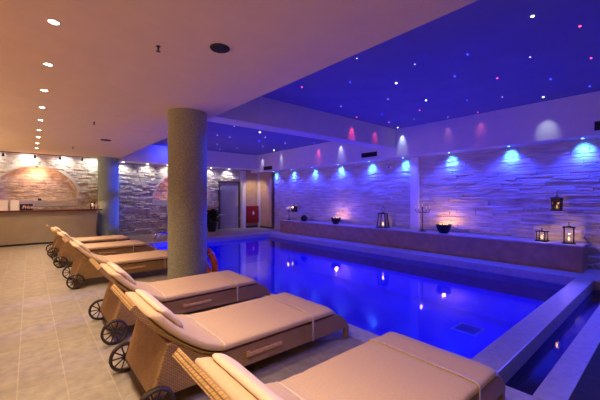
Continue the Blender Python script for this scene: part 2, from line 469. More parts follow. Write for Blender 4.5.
# ------------------------------------------------------------------ ledge along the right wall
t = thing('stone_ledge', 'long low brown tiled ledge along the slate wall carrying lanterns', 'ledge', (8.38, 1.23, 0))
bm = NB(); box(bm, (.012, .012, .004), (.60, 10.05, .51)); obj('ledge_body', bm, 'ledge', t)
bm = NB(); box(bm, (0, 0, .51), (.62, 10.06, .54)); obj('ledge_top', bm, 'ledgetop', t, bevel=.005)

# ------------------------------------------------------------------ bar counter
t = thing('bar_counter', 'long beige bar counter with dark red wooden top', 'counter', (0, 13.3, 0))
bm = NB(); box(bm, (XL + .02, .02, .06), (1.80, .42, 1.06)); obj('counter_front', bm, 'counter', t)
bm = NB(); box(bm, (XL + .02, .05, 0), (1.77, .40, .06)); obj('kick_plate', bm, 'kick', t)
bm = NB(); box(bm, (XL + .01, -.05, 1.06), (1.98, .14, 1.11)); box(bm, (XL + .01, .14, 1.06), (1.84, .5, 1.11)); obj('counter_top', bm, 'countertop', t)
CY, CZ = 13.38, 1.11
def leaflet(x, w, h, label):
    t = thing('leaflet_holder', label, 'leaflet stand', (x, CY, CZ), group='leaflet stands on the bar')
    b = NB(); box(b, (-w / 2, 0, 0), (w / 2, .004, h), Matrix.Rotation(R(-12), 4, 'X')); obj('card', b, 'paper', t)
    b = NB(); box(b, (-w / 2, -.03, 0), (w / 2, .09, .006)); obj('stand', b, 'whiteplastic', t)
leaflet(-.63, .22, .32, 'white leaflet stand at the left edge of the photo on the bar')
leaflet(-.36, .20, .33, 'white leaflet stand on the bar beside the small black sign')
t = thing('counter_sign', 'small black sign with pink lettering standing on the bar', 'sign', (-.085, CY, CZ))
bm = NB(); box(bm, (-.16, 0, 0), (.16, .012, .20)); obj('board', bm, 'signblack', t)
cu = bpy.data.curves.new('lettering', 'FONT'); cu.body = 'Price'; cu.size = .13; cu.shear = .25; cu.extrude = .002; cu.align_x = 'CENTER'; cu.offset = .003
cu.materials.append(M['pink'])
tmp = bpy.data.objects.new('lettering_curve', cu); C.objects.link(tmp)
me = bpy.data.meshes.new_from_object(tmp.evaluated_get(bpy.context.evaluated_depsgraph_get())); bpy.data.objects.remove(tmp)
me.materials.clear(); me.materials.append(M['pink'])
o = bpy.data.objects.new('lettering', me); C.objects.link(o); o.parent = t; o.location = (.03, -.003, .06); o.rotation_euler = (PI / 2, 0, 0)
t = thing('candle_glass', 'glowing candle glass near the right end of the bar', 'candle', (1.70, CY, CZ))
bm = NB(); lathe(bm, [(.055, 0), (.075, .02), (.085, .15), (.08, .26), (.076, .26), (.08, .15), (.07, .03), (.0005, .025)], 20); obj('glass', bm, 'glass', t, smooth=True)
bm = NB(); lathe(bm, [(.04, .026), (.04, .11)], 16); obj('candle', bm, 'wax', t, auto=40)
bm = NB(); lathe(bm, [(.002, .112), (.014, .13), (.010, .155), (.001, .18)], 12); obj('flame', bm, 'e_flame', t, smooth=True)
light('candle_light', 'POINT', (1.70, CY, CZ + .2), (1, .5, .22), 5, t, size=.05)
t = thing('card_box', 'small beige box beside the candle glass on the bar', 'box', (1.83, CY - .02, CZ))
bm = NB(); box(bm, (-.035, -.04, 0), (.035, .04, .13)); obj('carton', bm, 'archtrim', t, bevel=.004)
bm = NB(); box(bm, (-.037, -.042, .13), (.037, .042, .15)); obj('lid', bm, 'wood', t, bevel=.003)
bm = NB(); lathe(bm, [(.03, 0), (.045, .02), (.05, .075), (.044, .075), (.04, .02), (.001, .015)], 18)
o = obj('cup', bm, 'black', smooth=True); o.location = (.26, YF + .06, 1.41); tag(o, 'small dark cup on the sill of the arched niche', 'cup')

# ------------------------------------------------------------------ loungers
def catmull(pts, n):
    P = [Vector((p[0], p[1], 0)) for p in pts]; P = [P[0] * 2 - P[1]] + P + [P[-1] * 2 - P[-2]]
    out = []
    for i in range(1, len(P) - 2):
        for k in range(n):
            t = k / n; a, b, c, d = P[i - 1:i + 3]
            q = .5 * ((2 * b) + (c - a) * t + (2 * a - 5 * b + 4 * c - d) * t * t + (3 * b - a - 3 * c + d) * t ** 3)
            out.append((q.x, q.y))
    out.append((P[-2].x, P[-2].y)); return out

def loft(bm, path, hw, th, wexp=.25, texp=.55, n=28, wrinkle=0.0):
    """path of (x,z) along the underside; hw(s), th(s) half-width and thickness, s in 0..1"""
    L = [0]
    for a, b in zip(path, path[1:]): L.append(L[-1] + math.dist(a, b))
    rings = []
    for i, p in enumerate(path):
        a = path[max(i - 1, 0)]; b = path[min(i + 1, len(path) - 1)]
        tx, tz = b[0] - a[0], b[1] - a[1]; l = math.hypot(tx, tz); tx /= l; tz /= l
        nx, nz = -tz, tx
        if nz < 0: nx, nz = -nx, -nz
        s = L[i] / L[-1]; w = hw(s); h = th(s); ring = []
        for k in range(n):
            an = 2 * PI * k / n; c_, s_ = math.cos(an), math.sin(an)
            y = w * math.copysign(abs(c_) ** wexp, c_); q = h * .5 * (1 + math.copysign(abs(s_) ** texp, s_))
            x, z = p[0] + nx * q, p[1] + nz * q
            if wrinkle:
                e_ = abs(y) / max(w, 1e-4)
                nv = noise.noise(Vector((x * 9, y * 3, 3.1))) * wrinkle + noise.noise(Vector((x * 26, y * 9, 7.7))) * wrinkle * .6 * (e_ ** 4)
                if s_ > .1: x += nx * nv; z += nz * nv
                y += noise.noise(Vector((x * 20, z * 4, 1.3 + math.copysign(2, y)))) * wrinkle * .8 * (e_ ** 3)
            ring.append(bm.verts.new((x, y, z)))
        rings.append(ring)
    for a, b in zip(rings, rings[1:]):
        for k in range(n): bm.faces.new((a[k], a[(k + 1) % n], b[(k + 1) % n], b[k]))
    bm.faces.new(rings[0][::-1]); bm.faces.new(rings[-1])

UND = catmull([(-.12, .765), (-.02, .645), (.10, .53), (.24, .425), (.38, .345), (.52, .302)], 5)     # frame underside
def offset_path(path, d):
    out = []
    for i, p in enumerate(path):
        a = path[max(i - 1, 0)]; b = path[min(i + 1, len(path) - 1)]
        tx, tz = b[0] - a[0], b[1] - a[1]; l = math.hypot(tx, tz)
        nx, nz = -tz / l, tx / l
        if nz < 0: nx, nz = -nx, -nz
        f = d(i / (len(path) - 1)) if callable(d) else d
        out.append((p[0] + nx * f, p[1] + nz * f))
    return out
TOPF = offset_path(UND, lambda s: .038 * (1 - s) + .006)
MPATH = TOPF[4:] + [(.60 + k * .065, .308) for k in range(19)]
MTH = .075
def taper(z): return 1 - .13 * max(0, min(1, (z - .36) / .4))

def make_lounger():
    t = thing('sun_lounger', '', 'sun lounger', (0, 0, 0))
    # wicker base
    foot = [(1.75 + .25 * math.sin(a), .05 + .25 * math.cos(a)) for a in [R(q) for q in (0, 15, 30, 45, 60, 75, 90)]]
    foot = [(x, z) for x, z in foot if z > .125] + [(1.998, .12)]
    poly = [(0.0, .14), (.10, .515)] + UND[12:] + foot + [(1.90, .12), (1.88, .135)]
    poly = [(0.0, .135), (.105, .50)] + [p for p in UND if p[0] > .13] + foot + [(1.5, .12)]
    bm = NB(); prism(bm, poly, -.385, .385)
    obj('base', bm, 'wicker', t, bevel=.012)
    for y in (-.355, .355):
        b = NB(); box(b, (1.945, y - .022, 0), (1.995, y + .022, .135)); obj('leg', b, 'wicker', t, bevel=.006)
    # backrest shell
    b = NB(); poly = UND[:-1] + list(reversed(TOPF[:-1])); prism(b, poly, -.395, .395)
    for v in b.verts: v.co.y *= taper(v.co.z)
    obj('backrest', b, 'wicker', t, bevel=.010)
    # mattress
    b = NB()
    endw = lambda s: .408 * (1 if .012 < s < .988 else .94 if .004 < s < .996 else .88)
    thk = lambda s: MTH * (1 if .02 < s < .98 else .75 if .008 < s < .992 else .45)
    loft(b, MPATH, lambda s: .408 - .02 * max(0, 1 - s / .03) - .012 * max(0, (s - .985) / .015), lambda s: MTH * min(1, .45 + s / .03 * .55, .45 + (1 - s) / .02 * .55), n=44, wrinkle=.007)
    for v in b.verts: v.co.y *= taper(v.co.z - .06)
    ma = obj('mattress', b, 'fabric', t, smooth=True)
    def across(path_i, rad, drop, name, m, flat=False):
        x, z = MPATH[path_i]
        a = MPATH[path_i - 1]; c = MPATH[path_i + 1]
        tx, tz = c[0] - a[0], c[1] - a[1]; l = math.hypot(tx, tz); nx, nz = -tz / l, tx / l
        pts = []
        for k in range(31):
            an = PI * k / 30; c_, s_ = math.cos(an), math.sin(an)
            y = (.408 + rad * .6) * math.copysign(abs(c_) ** .25, c_); q = MTH * .5 * (1 + abs(s_) ** .55) + rad * .6
            pts.append((x + nx * q, y, z + nz * q))
        if drop:
            y = .408 + rad * .6
            pts = [(x, y, z - drop), (x, y, z)] + pts + [(x, -y, z), (x, -y, z - drop)]
        b = NB()
        if flat:
            for s in (-1, 1): pass
            w = .011
            va = [(b.verts.new((p[0] - w, p[1], p[2])), b.verts.new((p[0] + w, p[1], p[2]))) for p in pts]
            for p, q in zip(va, va[1:]): b.faces.new((p[0], p[1], q[1], q[0]))
            o = obj(name, b, m, ma, smooth=True)
            sd = o.modifiers.new('thickness', 'SOLIDIFY'); sd.thickness = .003; sd.offset = 0
        else:
            tube(b, pts, rad, 8); o = obj(name, b, m, ma, smooth=True)
        return o
    across(21, .006, 0, 'seam', 'piping')
    across(len(MPATH) - 6, .008, .17, 'strap', 'strap', flat=True)
    # pillow on the upper backrest
    top = offset_path(MPATH, MTH - .008)
    seg = top[1:10]; seg = catmull(seg, 3)
    b = NB()
    loft(b, seg, lambda s: .335 - .03 * max(0, abs(s - .5) * 2 - .8) / .2, lambda s: .012 + .052 * (max(0, math.sin(PI * min(1, s * .93 + .05))) ** .7) * (1.12 - .5 * s), wexp=.22, texp=.7, n=36, wrinkle=.008)
    obj('pillow', b, 'pillowfab', t, smooth=True)
    # slot handle on the long side
    b = NB(); box(b, (.735, -.402, .205), (1.085, -.38, .235)); box(b, (.735, -.402, .235), (.76, -.38, .25)); obj('handle', b, 'wood', t, bevel=.004)
    # wheels
    b = NB(); cyl(b, (.015, -.44, .125), (.015, .44, .125), .014, n=12); obj('axle', b, 'axle', t, smooth=True)
    for y in (-.435, .435):
        b = NB()
        lathe(b, [(.102, -.017), (.116, -.02), (.125, -.012), (.125, .012), (.116, .02), (.102, .017), (.102, -.017)], 40, (.015, y, .125), 'y')
        b2 = NB()
        bmesh.ops.delete(b, geom=[f for f in b.faces if len(f.verts) > 4], context='FACES')
        w = obj('wheel', b, 'wheel', t, auto=35)
        cyl(b2, (.015, y - .026, .125), (.015, y + .026, .125), .024, n=18)
        for k in range(10):
            a = 2 * PI * k / 10
            c_, s_ = math.cos(a), math.sin(a)
            cyl(b2, (.015 + .02 * c_, y, .125 + .02 * s_), (.015 + .105 * c_, y, .125 + .105 * s_), .0062, n=8)
        obj('spokes', b2, 'wheel', w, auto=40)
    return t

proto = make_lounger()
spots = [
    (.625, 1.185, 0, 'nearest sun lounger, cut off by the bottom edge of the photo'),
    (.618, 2.66, 0, 'second nearest sun lounger, side bar and both dark wheels showing'),
    (.65, 4.17, 0, 'third nearest sun lounger, its foot in front of the round column'),
    (.560, 6.84, 0, 'fourth nearest sun lounger, passing behind the big round column'),
    (.490, 9.02, 0, 'second farthest sun lounger of the row, beyond the big column'),
    (.440, 10.62, 0, 'farthest sun lounger, closest to the bar counter'),
]
for k, (x, y, rz, lab) in enumerate(spots):
    o = proto if k == 0 else copy_tree(proto)
    o.location = (x, y, 0); o.rotation_euler.z = rz; tag(o, lab, 'sun lounger', 'sun loungers in a row beside the pool')

# ------------------------------------------------------------------ pool accessories
b = NB()
rx = Matrix.Rotation(R(90 - 12), 3, 'Y')
torus(b, (0, 0, 0), .235, .06, rx, 44, 12)
t = thing('life_ring', 'orange life ring leaning behind the big round column', 'life ring', (2.58, 5.72, 0))
o = obj('ring', b, 'orange', t, smooth=True); o.location = (0, 0, .295)
for k in range(4):
    b = NB(); a = PI / 4 + k * PI / 2
    q = Matrix.Rotation(a, 3, 'Z')
    c_ = rx @ (q @ Vector((.235, 0, 0)))
    torus(b, c_, .064, .006, rx @ q @ Matrix.Rotation(R(90), 3, 'X'), 20, 6)
    o = obj('band', b, 'whiteplastic', t, smooth=True); o.location = (0, 0, .295)

t = thing('pool_ladder', 'chrome ladder handrails at the poolside left of the big column', 'ladder', (2.99, 9.72, 0))
for y in (-.0, .34):
    b = NB(); pts = [(-.16, y, 0)]
    for k in range(13):
        a = PI - PI * k / 12
        pts.append((.04 + .20 * math.cos(a), y, .30 + .17 * math.sin(a)))
    pts += [(.24, y, 0), (.24, y, -.7)]
    pts[0] = (-.16, y, .004)
    tube(b, pts, .02, 10); obj('handrail', b, 'chrome', t, smooth=True)
for z in (-.35, -.6):
    b = NB(); box(b, (.21, .0, z), (.27, .34, z + .02)); obj('step', b, 'chrome', t)

# ------------------------------------------------------------------ plant, hose cabinet
t = thing('potted_plant', 'dark leafy potted plant with red flowers before the stone wall', 'plant', (6.25, 13.55, 0))
b = NB(); lathe(b, [(.16, 0), (.17, .02), (.23, .36), (.25, .36), (.25, .40), (.22, .40), (.20, .34), (.001, .33)], 24); obj('pot', b, 'black', t, auto=40)
def leaf(b, base, yaw, pitch, ln, w):
    q = Matrix.Rotation(yaw, 3, 'Z') @ Matrix.Rotation(-pitch, 3, 'Y')
    pr_ = []
    for s, ww in ((0, .12), (.25, .8), (.5, 1), (.75, .7), (1, .04)):
        droop = -.25 * s * s * ln
        pr_.append([b.verts.new(Vector(base) + q @ Vector((s * ln, k * ww * w, abs(k) * .02)) + Vector((0, 0, droop))) for k in (-1, 0, 1)])
    for a, c in zip(pr_, pr_[1:]):
        for k in range(2): b.faces.new((a[k], a[k + 1], c[k + 1], c[k]))
b = NB(); rnd = random.Random(3)
for k in range(130):
    h = rnd.uniform(.38, .95); r = rnd.uniform(0, .12); a = rnd.uniform(0, 2 * PI)
    leaf(b, (r * math.cos(a), r * math.sin(a), h), a + rnd.uniform(-.5, .5), rnd.uniform(-.5, .8), rnd.uniform(.22, .42), rnd.uniform(.05, .085))
for k in range(9):
    a = rnd.uniform(0, 2 * PI); cyl(b, (0, 0, .33), (.1 * math.cos(a), .1 * math.sin(a), .9), .008, n=6)
obj('foliage', b, 'leaf', t)
for (x, y, z) in ((-.18, -.16, 1.02), (.06, -.22, 1.06)):
    b = NB()
    for k in range(9): leaf(b, (x, y, z), k * 2 * PI / 9, .25, .17, .05)
    obj('flower', b, 'redflower', t)
b = NB()
for k in range(6): leaf(b, (.25, -.05 + .03 * k, .62), -.4 + .22 * k, .55, .42, .08)
obj('pale_leaves', b, 'paleleaf', t)

t = thing('fire_hose_cabinet', 'red wall cabinet with a white emblem on the ochre panel', 'fire cabinet', (8.60, 13.9995, .26))
b = NB(); box(b, (-.31, -.16, 0), (.31, 0, .84)); obj('cabinet_body', b, 'red', t, bevel=.008)
b = NB(); box(b, (-.29, -.175, .03), (.29, -.16, .81)); dr = obj('cabinet_door', b, 'red', t, bevel=.004)
b = NB()
for sx in (-1, 1):
    pts = [(0, .60), (.05 * sx, .53), (.065 * sx, .47), (.045 * sx, .41), (0, .40)]
    vs = [b.verts.new((x, -.178, z)) for x, z in pts]; b.faces.new(vs)
r_ = bmesh.ops.extrude_face_region(b, geom=b.faces[:]); bmesh.ops.translate(b, vec=(0, .004, 0), verts=[v for v in r_['geom'] if isinstance(v, bmesh.types.BMVert)])
obj('emblem', b, 'whiteink', dr)
b = NB(); cyl(b, (.25, -.175, .42), (.25, -.20, .42), .02, n=14); obj('latch', b, 'chrome', dr, auto=40)

# ------------------------------------------------------------------ lights on the ledge
def flame(parent, p, s=1.0):
    b = NB(); lathe(b, [(.002 * s, 0), (.012 * s, .014 * s), (.009 * s, .035 * s), (.001 * s, .06 * s)], 10, p); return obj('flame', b, 'e_flame', parent, smooth=True)

def lantern(loc, w0, w1, h, label, rz=0., power=3., tall_handle=.1, hang=False, fl=1.6):
    t = thing('lantern' if not hang else 'hanging_lantern', label, 'lantern', loc, rz, None)
    b = NB(); p = .030 * (w0 / .2) ** .5
    box(b, (-w0 - .02, -w0 - .02, 0), (w0 + .02, w0 + .02, .025)); obj('lantern_base', b, 'black', t, bevel=.004)
    for sx in (-1, 1):
        for sy in (-1, 1):
            b = NB()
            A = Vector((sx * (w0 - p / 2), sy * (w0 - p / 2), .025)); B2 = Vector((sx * (w1 - p / 2), sy * (w1 - p / 2), h))
            a4 = [b.verts.new(A + Vector((i * p / 2, j * p / 2, 0))) for i, j in ((-1, -1), (1, -1), (1, 1), (-1, 1))]
            b4 = [b.verts.new(B2 + Vector((i * p / 2, j * p / 2, 0))) for i, j in ((-1, -1), (1, -1), (1, 1), (-1, 1))]
            for k in range(4): b.faces.new((a4[k], a4[(k + 1) % 4], b4[(k + 1) % 4], b4[k]))
            b.faces.new(a4[::-1]); b.faces.new(b4)
            obj('corner_post', b, 'black', t)
    b = NB()
    for sx, sy in ((1, 0), (-1, 0), (0, 1), (0, -1)):
        q = []
        for w, z in ((w0 - p * .6, .026), (w1 - p * .6, h - .002)):
            for k in (-1, 1): q.append(b.verts.new((sx * w if sx else k * (w - p * .5), sy * w if sy else k * (w - p * .5), z)))
        b.faces.new((q[0], q[1], q[3], q[2]))
    obj('glass', b, 'smoked' if hang else 'glass', t)
    b = NB(); k1 = w1 + .018
    rt = min(.06, .13 * h); prof = [(k1, h), (k1, h + .02), (w1 * .5, h + rt * .75), (w1 * .42, h + rt), (w1 * .2, h + rt * 1.1)]
    lathe(b, [(r * 1.414 if i < 2 else r * 1.25, z) for i, (r, z) in enumerate(prof)], 4)
    for v in b.verts:
        x, y = v.co.x, v.co.y; c_ = math.cos(PI / 4); v.co.x, v.co.y = c_ * (x - y), c_ * (x + y)
    obj('lantern_roof', b, 'black', t, bevel=.003)
    b = NB(); torus(b, (0, 0, h + rt * 1.1 + tall_handle * .38), tall_handle * .4, .006, Matrix.Rotation(R(90), 3, 'X'), 24, 6); obj('carry_ring', b, 'black', t, smooth=True)
    b = NB(); cr_ = min(.04, w1 * .4); lathe(b, [(cr_, .026), (cr_, .026 + h * .09)], 16); ca = obj('candle', b, 'wax', t, auto=40)
    flame(ca, (0, 0, .028 + h * .09), fl)
    light('lantern_light', 'POINT', Vector(loc) + Vector((0, 0, .06 + h * .4)), (1, .55, .25), power, t, size=.02)
    if hang:
        b = NB(); tz = h + rt * 1.1 + tall_handle * .7
        tube(b, [(.20, 0, tz + .06), (.05, 0, tz + .085), (0, 0, tz + .06), (-.02, 0, tz + .02)], .007, 8); obj('wall_hook', b, 'black', t, smooth=True)
    return t
LZ = .54
lantern((8.70, 1.50, LZ), .088, .088, .33, 'larger square candle lantern near the right end of the ledge', R(8), 2.6, .09)
lantern((8.72, 1.97, LZ), .085, .085, .21, 'smaller square candle lantern left of the larger one on ledge', R(-5), 2.0, .07)
lantern((8.72, 6.17, LZ), .155, .115, .44, 'tall black lantern narrowing upwards, alone between candelabra and far bowls', R(12), .7, .24, fl=2.2)
lantern((8.80, 1.72, 1.22), .082, .088, .27, 'dark lantern hanging on the slate wall above the ledge lanterns', 0, 1.2, .07, hang=True, fl=1.5)
lantern((8.80, 10.80, .90), .09, .09, .22, 'dark lantern hanging on the wall beside the far candelabra', 0, .05, .07, hang=True, fl=.6)

def candelabra(loc, h, w, label, lit):
    t = thing('candelabra', label, 'candelabra', loc)
    b = NB(); lathe(b, [(.11, 0), (.11, .012), (.03, .03), (.014, .05), (.012, h * .4), (.022, h * .42), (.012, h * .44), (.012, h * .8), (.02, h * .82), (.012, h * .84), (.012, h * .88)], 18)
    obj('stand', b, 'black', t, auto=40)
    pos = [(0, h * .88)]
    for k, (q, dz) in enumerate(((w, .80), (w * .55, .78), (-w * .55, .78), (-w, .80))):
        b = NB(); ztop = h * (.80 if abs(q) > w * .8 else .78); z0 = h * .72
        tube(b, [(0, 0, z0), (0, q * .3, z0 - .02 * h / .6), (0, q * .75, z0 - .015), (0, q, z0 + .02), (0, q, ztop)], .008, 8)
        obj('arm', b, 'black', t, smooth=True); pos.append((q, ztop))
    for q, z in pos:
        b = NB(); lathe(b, [(.012, z), (.026, z + .006), (.026, z + .014), (.012, z + .015)], 12, (0, q, 0)); cu_ = obj('candle_cup', b, 'black', t, auto=40)
        b = NB(); lathe(b, [(.011, z + .012), (.011, z + .075)], 12, (0, q, 0)); ca = obj('candle', b, 'wax', t, auto=40)
        if lit: flame(ca, (0, q, z + .077), .5)
    if lit: light('candle_light', 'POINT', Vector(loc) + Vector((-.06, 0, h)), (1, .6, .35), .8, t, size=.03)
candelabra((8.66, 4.78, LZ), .78, .21, 'tall black candelabra with five candles beside the blue pilaster', True)
candelabra((8.66, 11.0, LZ), .56, .16, 'short black candelabra at the far end of the ledge', True)

def bowl(loc, r, h, label, lit, power=6):
    t = thing('bowl', label, 'bowl', loc)
    b = NB(); lathe(b, [(r * .5, 0), (r * .62, .02), (r * .9, h * .5), (r, h * .85), (r * 1.04, h), (r * .95, h), (r * .88, h * .8), (r * .7, h * .62), (.001, h * .6)], 32); obj('vessel', b, 'black', t, auto=50)
    b = NB(); torus(b, (0, 0, h), r * 1.0, .012, None, 36, 8); obj('rim', b, 'black', t, smooth=True)
    if lit:
        for k in range(5):
            a = 2 * PI * k / 5 + .4; p = (.5 * r * math.cos(a), .5 * r * math.sin(a), h * .6)
            b = NB(); lathe(b, [(.025, p[2]), (.025, p[2] + .05)], 12, (p[0], p[1], 0)); ca = obj('candle', b, 'wax', t, auto=40)
            flame(ca, (p[0], p[1], p[2] + .052), 1.3)
        light('bowl_light', 'POINT', Vector(loc) + Vector((.03, 0, h + .05)), (1, .45, .2), power, t, size=.05)
    return t
bowl((8.66, 4.16, LZ), .19, .23, 'large black bowl of burning candles on the middle of the ledge', True, 13)
bowl((8.66, 8.2, LZ), .18, .22, 'black bowl of burning candles on the far half of the ledge', True, 10)
t = thing('vase', 'round unlit dark vase between the far candelabra and candle bowl', 'vase', (8.62, 9.95, LZ))
b = NB(); lathe(b, [(.05, 0), (.09, .01), (.135, .07), (.145, .13), (.125, .19), (.07, .235), (.06, .235), (.10, .18), (.001, .05)], 28); obj('vessel', b, 'black', t, smooth=True)
b = NB(); lathe(b, [(.06, .235), (.085, .255), (.075, .255), (.055, .236)], 28); obj('rim', b, 'black', t, smooth=True)

# ------------------------------------------------------------------ vents and small wall / ceiling fittings
def vent(y0, y1, z0, z1, label):
    t = thing('wall_vent', label, 'vent', (8.54, (y0 + y1) / 2, (z0 + z1) / 2), group='black vents in the white fascia')
    w, h = (y1 - y0) / 2, (z1 - z0) / 2
    b = NB()
    box(b, (-.012, -w, h - .02), (0, w, h)); box(b, (-.012, -w, -h), (0, w, -h + .02)); box(b, (-.012, -w, -h + .02), (0, -w + .02, h - .02)); box(b, (-.012, w - .02, -h + .02), (0, w, h - .02))
    obj('vent_frame', b, 'grille', t)
    b = NB(); n = 5
    for k in range(n):
        z = -h + .02 + (k + .5) * (2 * h - .04) / n
        box(b, (-.004, -w + .02, -.011), (.0, w - .02, .011), Matrix.Translation((-.004, 0, z)) @ Matrix.Rotation(R(35), 4, 'Y'))
    box(b, (-.002, -w + .02, -h + .02), (-.0005, w - .02, h - .02))
    obj('louvre', b, 'grille', t)
vent(12.1, 12.8, 2.82, 2.99, 'black vent in the white fascia at the far end of the room')
vent(6.27, 6.90, 2.85, 3.0, 'black vent in the white fascia just beyond the ceiling beam')
vent(.62, 1.08, 2.83, 3.01, 'black vent in the white fascia at the right edge of the photo')
t = thing('wall_sensor', 'small white box above the slate wall left of the pilaster', 'sensor', (8.99, 6.1, 2.50))
b = NB(); box(b, (-.06, -.09, -.04), (.04, .09, .04)); obj('housing', b, 'whiteplastic', t, bevel=.01)
b = NB(); cyl(b, (-.06, 0, 0), (-.075, 0, 0), .025, n=16); obj('lens', b, 'grille', t, smooth=True)

def speaker(x, y, r, label):
    t = thing('ceiling_speaker', label, 'ceiling speaker', (x, y, HC), group='round ceiling speakers')
    b = NB(); lathe(b, [(r, 0), (r, -.008), (r * .93, -.014), (r * .86, -.008), (r * .86, 0)], 36); obj('rim', b, 'grille', t, smooth=True)
    b = NB(); lathe(b, [(r * .86, -.001), (r * .86, -.005), (r * .5, -.009), (.002, -.010)], 36); obj('mesh_cover', b, 'grille', t, smooth=True)
speaker(1.45, 2.96, .097, 'large round black speaker in the beige ceiling nearest the camera')
speaker(1.5, 9.56, .12, 'flat dark round speaker in the beige ceiling near the far column')
def sprinkler(x, y, label):
    t = thing('ceiling_sprinkler', label, 'sprinkler', (x, y, HC), group='ceiling sprinklers')
    b = NB(); lathe(b, [(.022, .004), (.022, -.004), (.009, -.008), (.009, -.035), (.004, -.04), (.004, -.051)], 16); obj('sprinkler_body', b, 'axle', t, auto=40)
    b = NB(); lathe(b, [(.003, -.05), (.021, -.05), (.021, -.054), (.003, -.054)], 16); obj('deflector', b, 'axle', t, auto=40)
sprinkler(.97, 3.32, 'small dark sprinkler in the beige ceiling left of the large speaker')
sprinkler(.97, 7.45, 'small dark sprinkler in the middle of the beige ceiling')
sprinkler(.97, 11.5, 'small dark sprinkler in the beige ceiling closest to the bar')

# ------------------------------------------------------------------ beige ceiling downlights
WARM = (1.0, .70, .42)
def make_down():
    t = thing('ceiling_downlight', '', 'downlight', (0, 0, 0))
    b = NB(); lathe(b, [(.038, 0), (.050, 0), (.050, -.005), (.04, -.008), (.038, 0)], 28)
    bmesh.ops.delete(b, geom=[f for f in b.faces if len(f.verts) > 4], context='FACES'); obj('trim_ring', b, 'whiteplastic', t, smooth=True)
    b = NB(); lathe(b, [(.037, -.002), (.034, -.006), (.016, -.009), (.001, -.010)], 24); obj('bulb', b, 'e_down', t, smooth=True)
    return t
dp = make_down()
dys = [.05, 1.18, 2.30, 3.43, 4.56, 5.69, 6.78, 7.91, 9.09, 10.16, 11.29, 12.42]
vis = 0
for k, y in enumerate(dys):
    if y > 3:
        o = dp if vis == 0 else copy_tree(dp); vis += 1
        o.location = (.155, y, HC)
        lab = 'nearest downlight of the beige ceiling row, at the top of the photo' if vis == 1 else ('farthest downlight of the beige ceiling row, closest to the bar' if vis == 9 else '%s nearest downlight of the row in the beige ceiling' % ORD[vis - 1])
        tag(o, lab, 'downlight', 'downlights in a row in the beige ceiling')
    light('downlight_core', 'SPOT', (.155, y, HC - .03), (1, .90, .80), 70, size=.03, aim=(.42, y, .7), cone=52, blend=1.0)
    light('downlight_spot', 'SPOT', (.155, y, HC - .03), WARM, 110, size=.04, cone=112, blend=.8)

# left wall uplights, out of frame; farthest one added to brighten the bar ceiling
for k, y in enumerate((1.2, 4.2, 7.2, 10.2, 12.4)):
    light('sconce_fill_light', 'SPOT', (XL + .25, y, 1.9), (1, .46, .17) if k < 2 else (1, .62, .36), 95 if k < 2 else 130, size=.12, aim=(XL + .9, y, 3.0), cone=165, blend=.9)

# ------------------------------------------------------------------ bar track lights
t = thing('track_rail', 'thin dark lighting track along the ceiling above the bar', 'track', (0, 14.02, HC))
b = NB(); box(b, (XL + .1, -.015, -.022), (1.72, .015, 0)); obj('rail', b, 'axle', t)
tx = [(-.66, 'first'), (.13, 'second'), (.81, 'third'), (1.46, 'fourth')]
for k, (x, nm) in enumerate(tx):
    h = thing('track_spotlight', '%s spotlight from the left on the track above the bar' % nm, 'spotlight', (x, 14.02, HC - .022), group='spotlights on the bar track')
    b = NB(); cyl(b, (0, 0, 0), (0, 0, -.05), .012, n=10); obj('stem', b, 'axle', h, smooth=True)
    b = NB(); cyl(b, (0, -.03, -.05), (0, .045, -.105), .028, .036, n=18); obj('lamp_head', b, 'axle', h, auto=40)
    b = NB(); cyl(b, (0, .0455, -.1053), (0, .047, -.1065), .03, n=18); obj('lens', b, 'e_cool', h)
for x in (-1.1, -.05, .91, 1.78):
    light('bar_wash', 'SPOT', (x, 13.86, HC - .18), (1, .96, .90), 15, size=.03, aim=(x, 14.25, 2.58), cone=135, blend=.6)
# niche lamps
t = thing('niche_lamp', 'small orange lamp at the top of the arch behind the bar', 'lamp', (.19, YF + .1, 2.585))
b = NB(); cyl(b, (0, 0, .02), (0, 0, -.03), .035, n=18); obj('lamp_body', b, 'axle', t, auto=40)
b = NB(); lathe(b, [(.03, -.031), (.024, -.042), (.001, -.046)], 18); obj('bulb', b, 'e_flame', t, smooth=True)
light('niche_light', 'POINT', (.19, YF - .02, 2.36), (1, .44, .26), 14, size=.06)
light('niche_light', 'POINT', (5.2, YF + .05, 2.4), (1, .20, .14), 24, size=.06)
light('blue_wash', 'SPOT', (4.3, 12.9, 3.35), (.03, .05, 1), 45, size=.05, aim=(4.0, 13.4, 3.2), cone=120, blend=.9)
# far soffit downlights over the stone wall
fx = [2.78, 3.67, 4.46, 5.42, 6.41, 7.34]
so = None
for k, x in enumerate(fx):
    if so is None:
        so = thing('soffit_downlight', '', 'downlight', (0, 0, 0))
        b = NB(); lathe(b, [(.042, 0), (.055, 0), (.055, -.006), (.044, -.008), (.042, 0)], 24); bmesh.ops.delete(b, geom=[f for f in b.faces if len(f.verts) > 4], context='FACES'); obj('trim_ring', b, 'whiteplastic', so, smooth=True)
        b = NB(); lathe(b, [(.041, -.002), (.035, -.010), (.001, -.014)], 20); obj('bulb', b, 'e_cool', so, smooth=True)
        o = so
    else: o = copy_tree(so)
    o.location = (x, 13.98, 2.9)
    where = ['beside the far column', 'left of the big near column', 'just at the left edge of the big near column', 'hidden above the second arch', 'just right of the big near column', 'above the grey door'][k]
    tag(o, 'white downlight on far stone wall, ' + where, 'downlight', 'downlights over the far stone wall')
    light('soffit_spot', 'SPOT', (x, 13.92, 2.87), (1, .95, .90), 22, size=.03, aim=(x, 14.3, 2.0), cone=120, blend=.7)

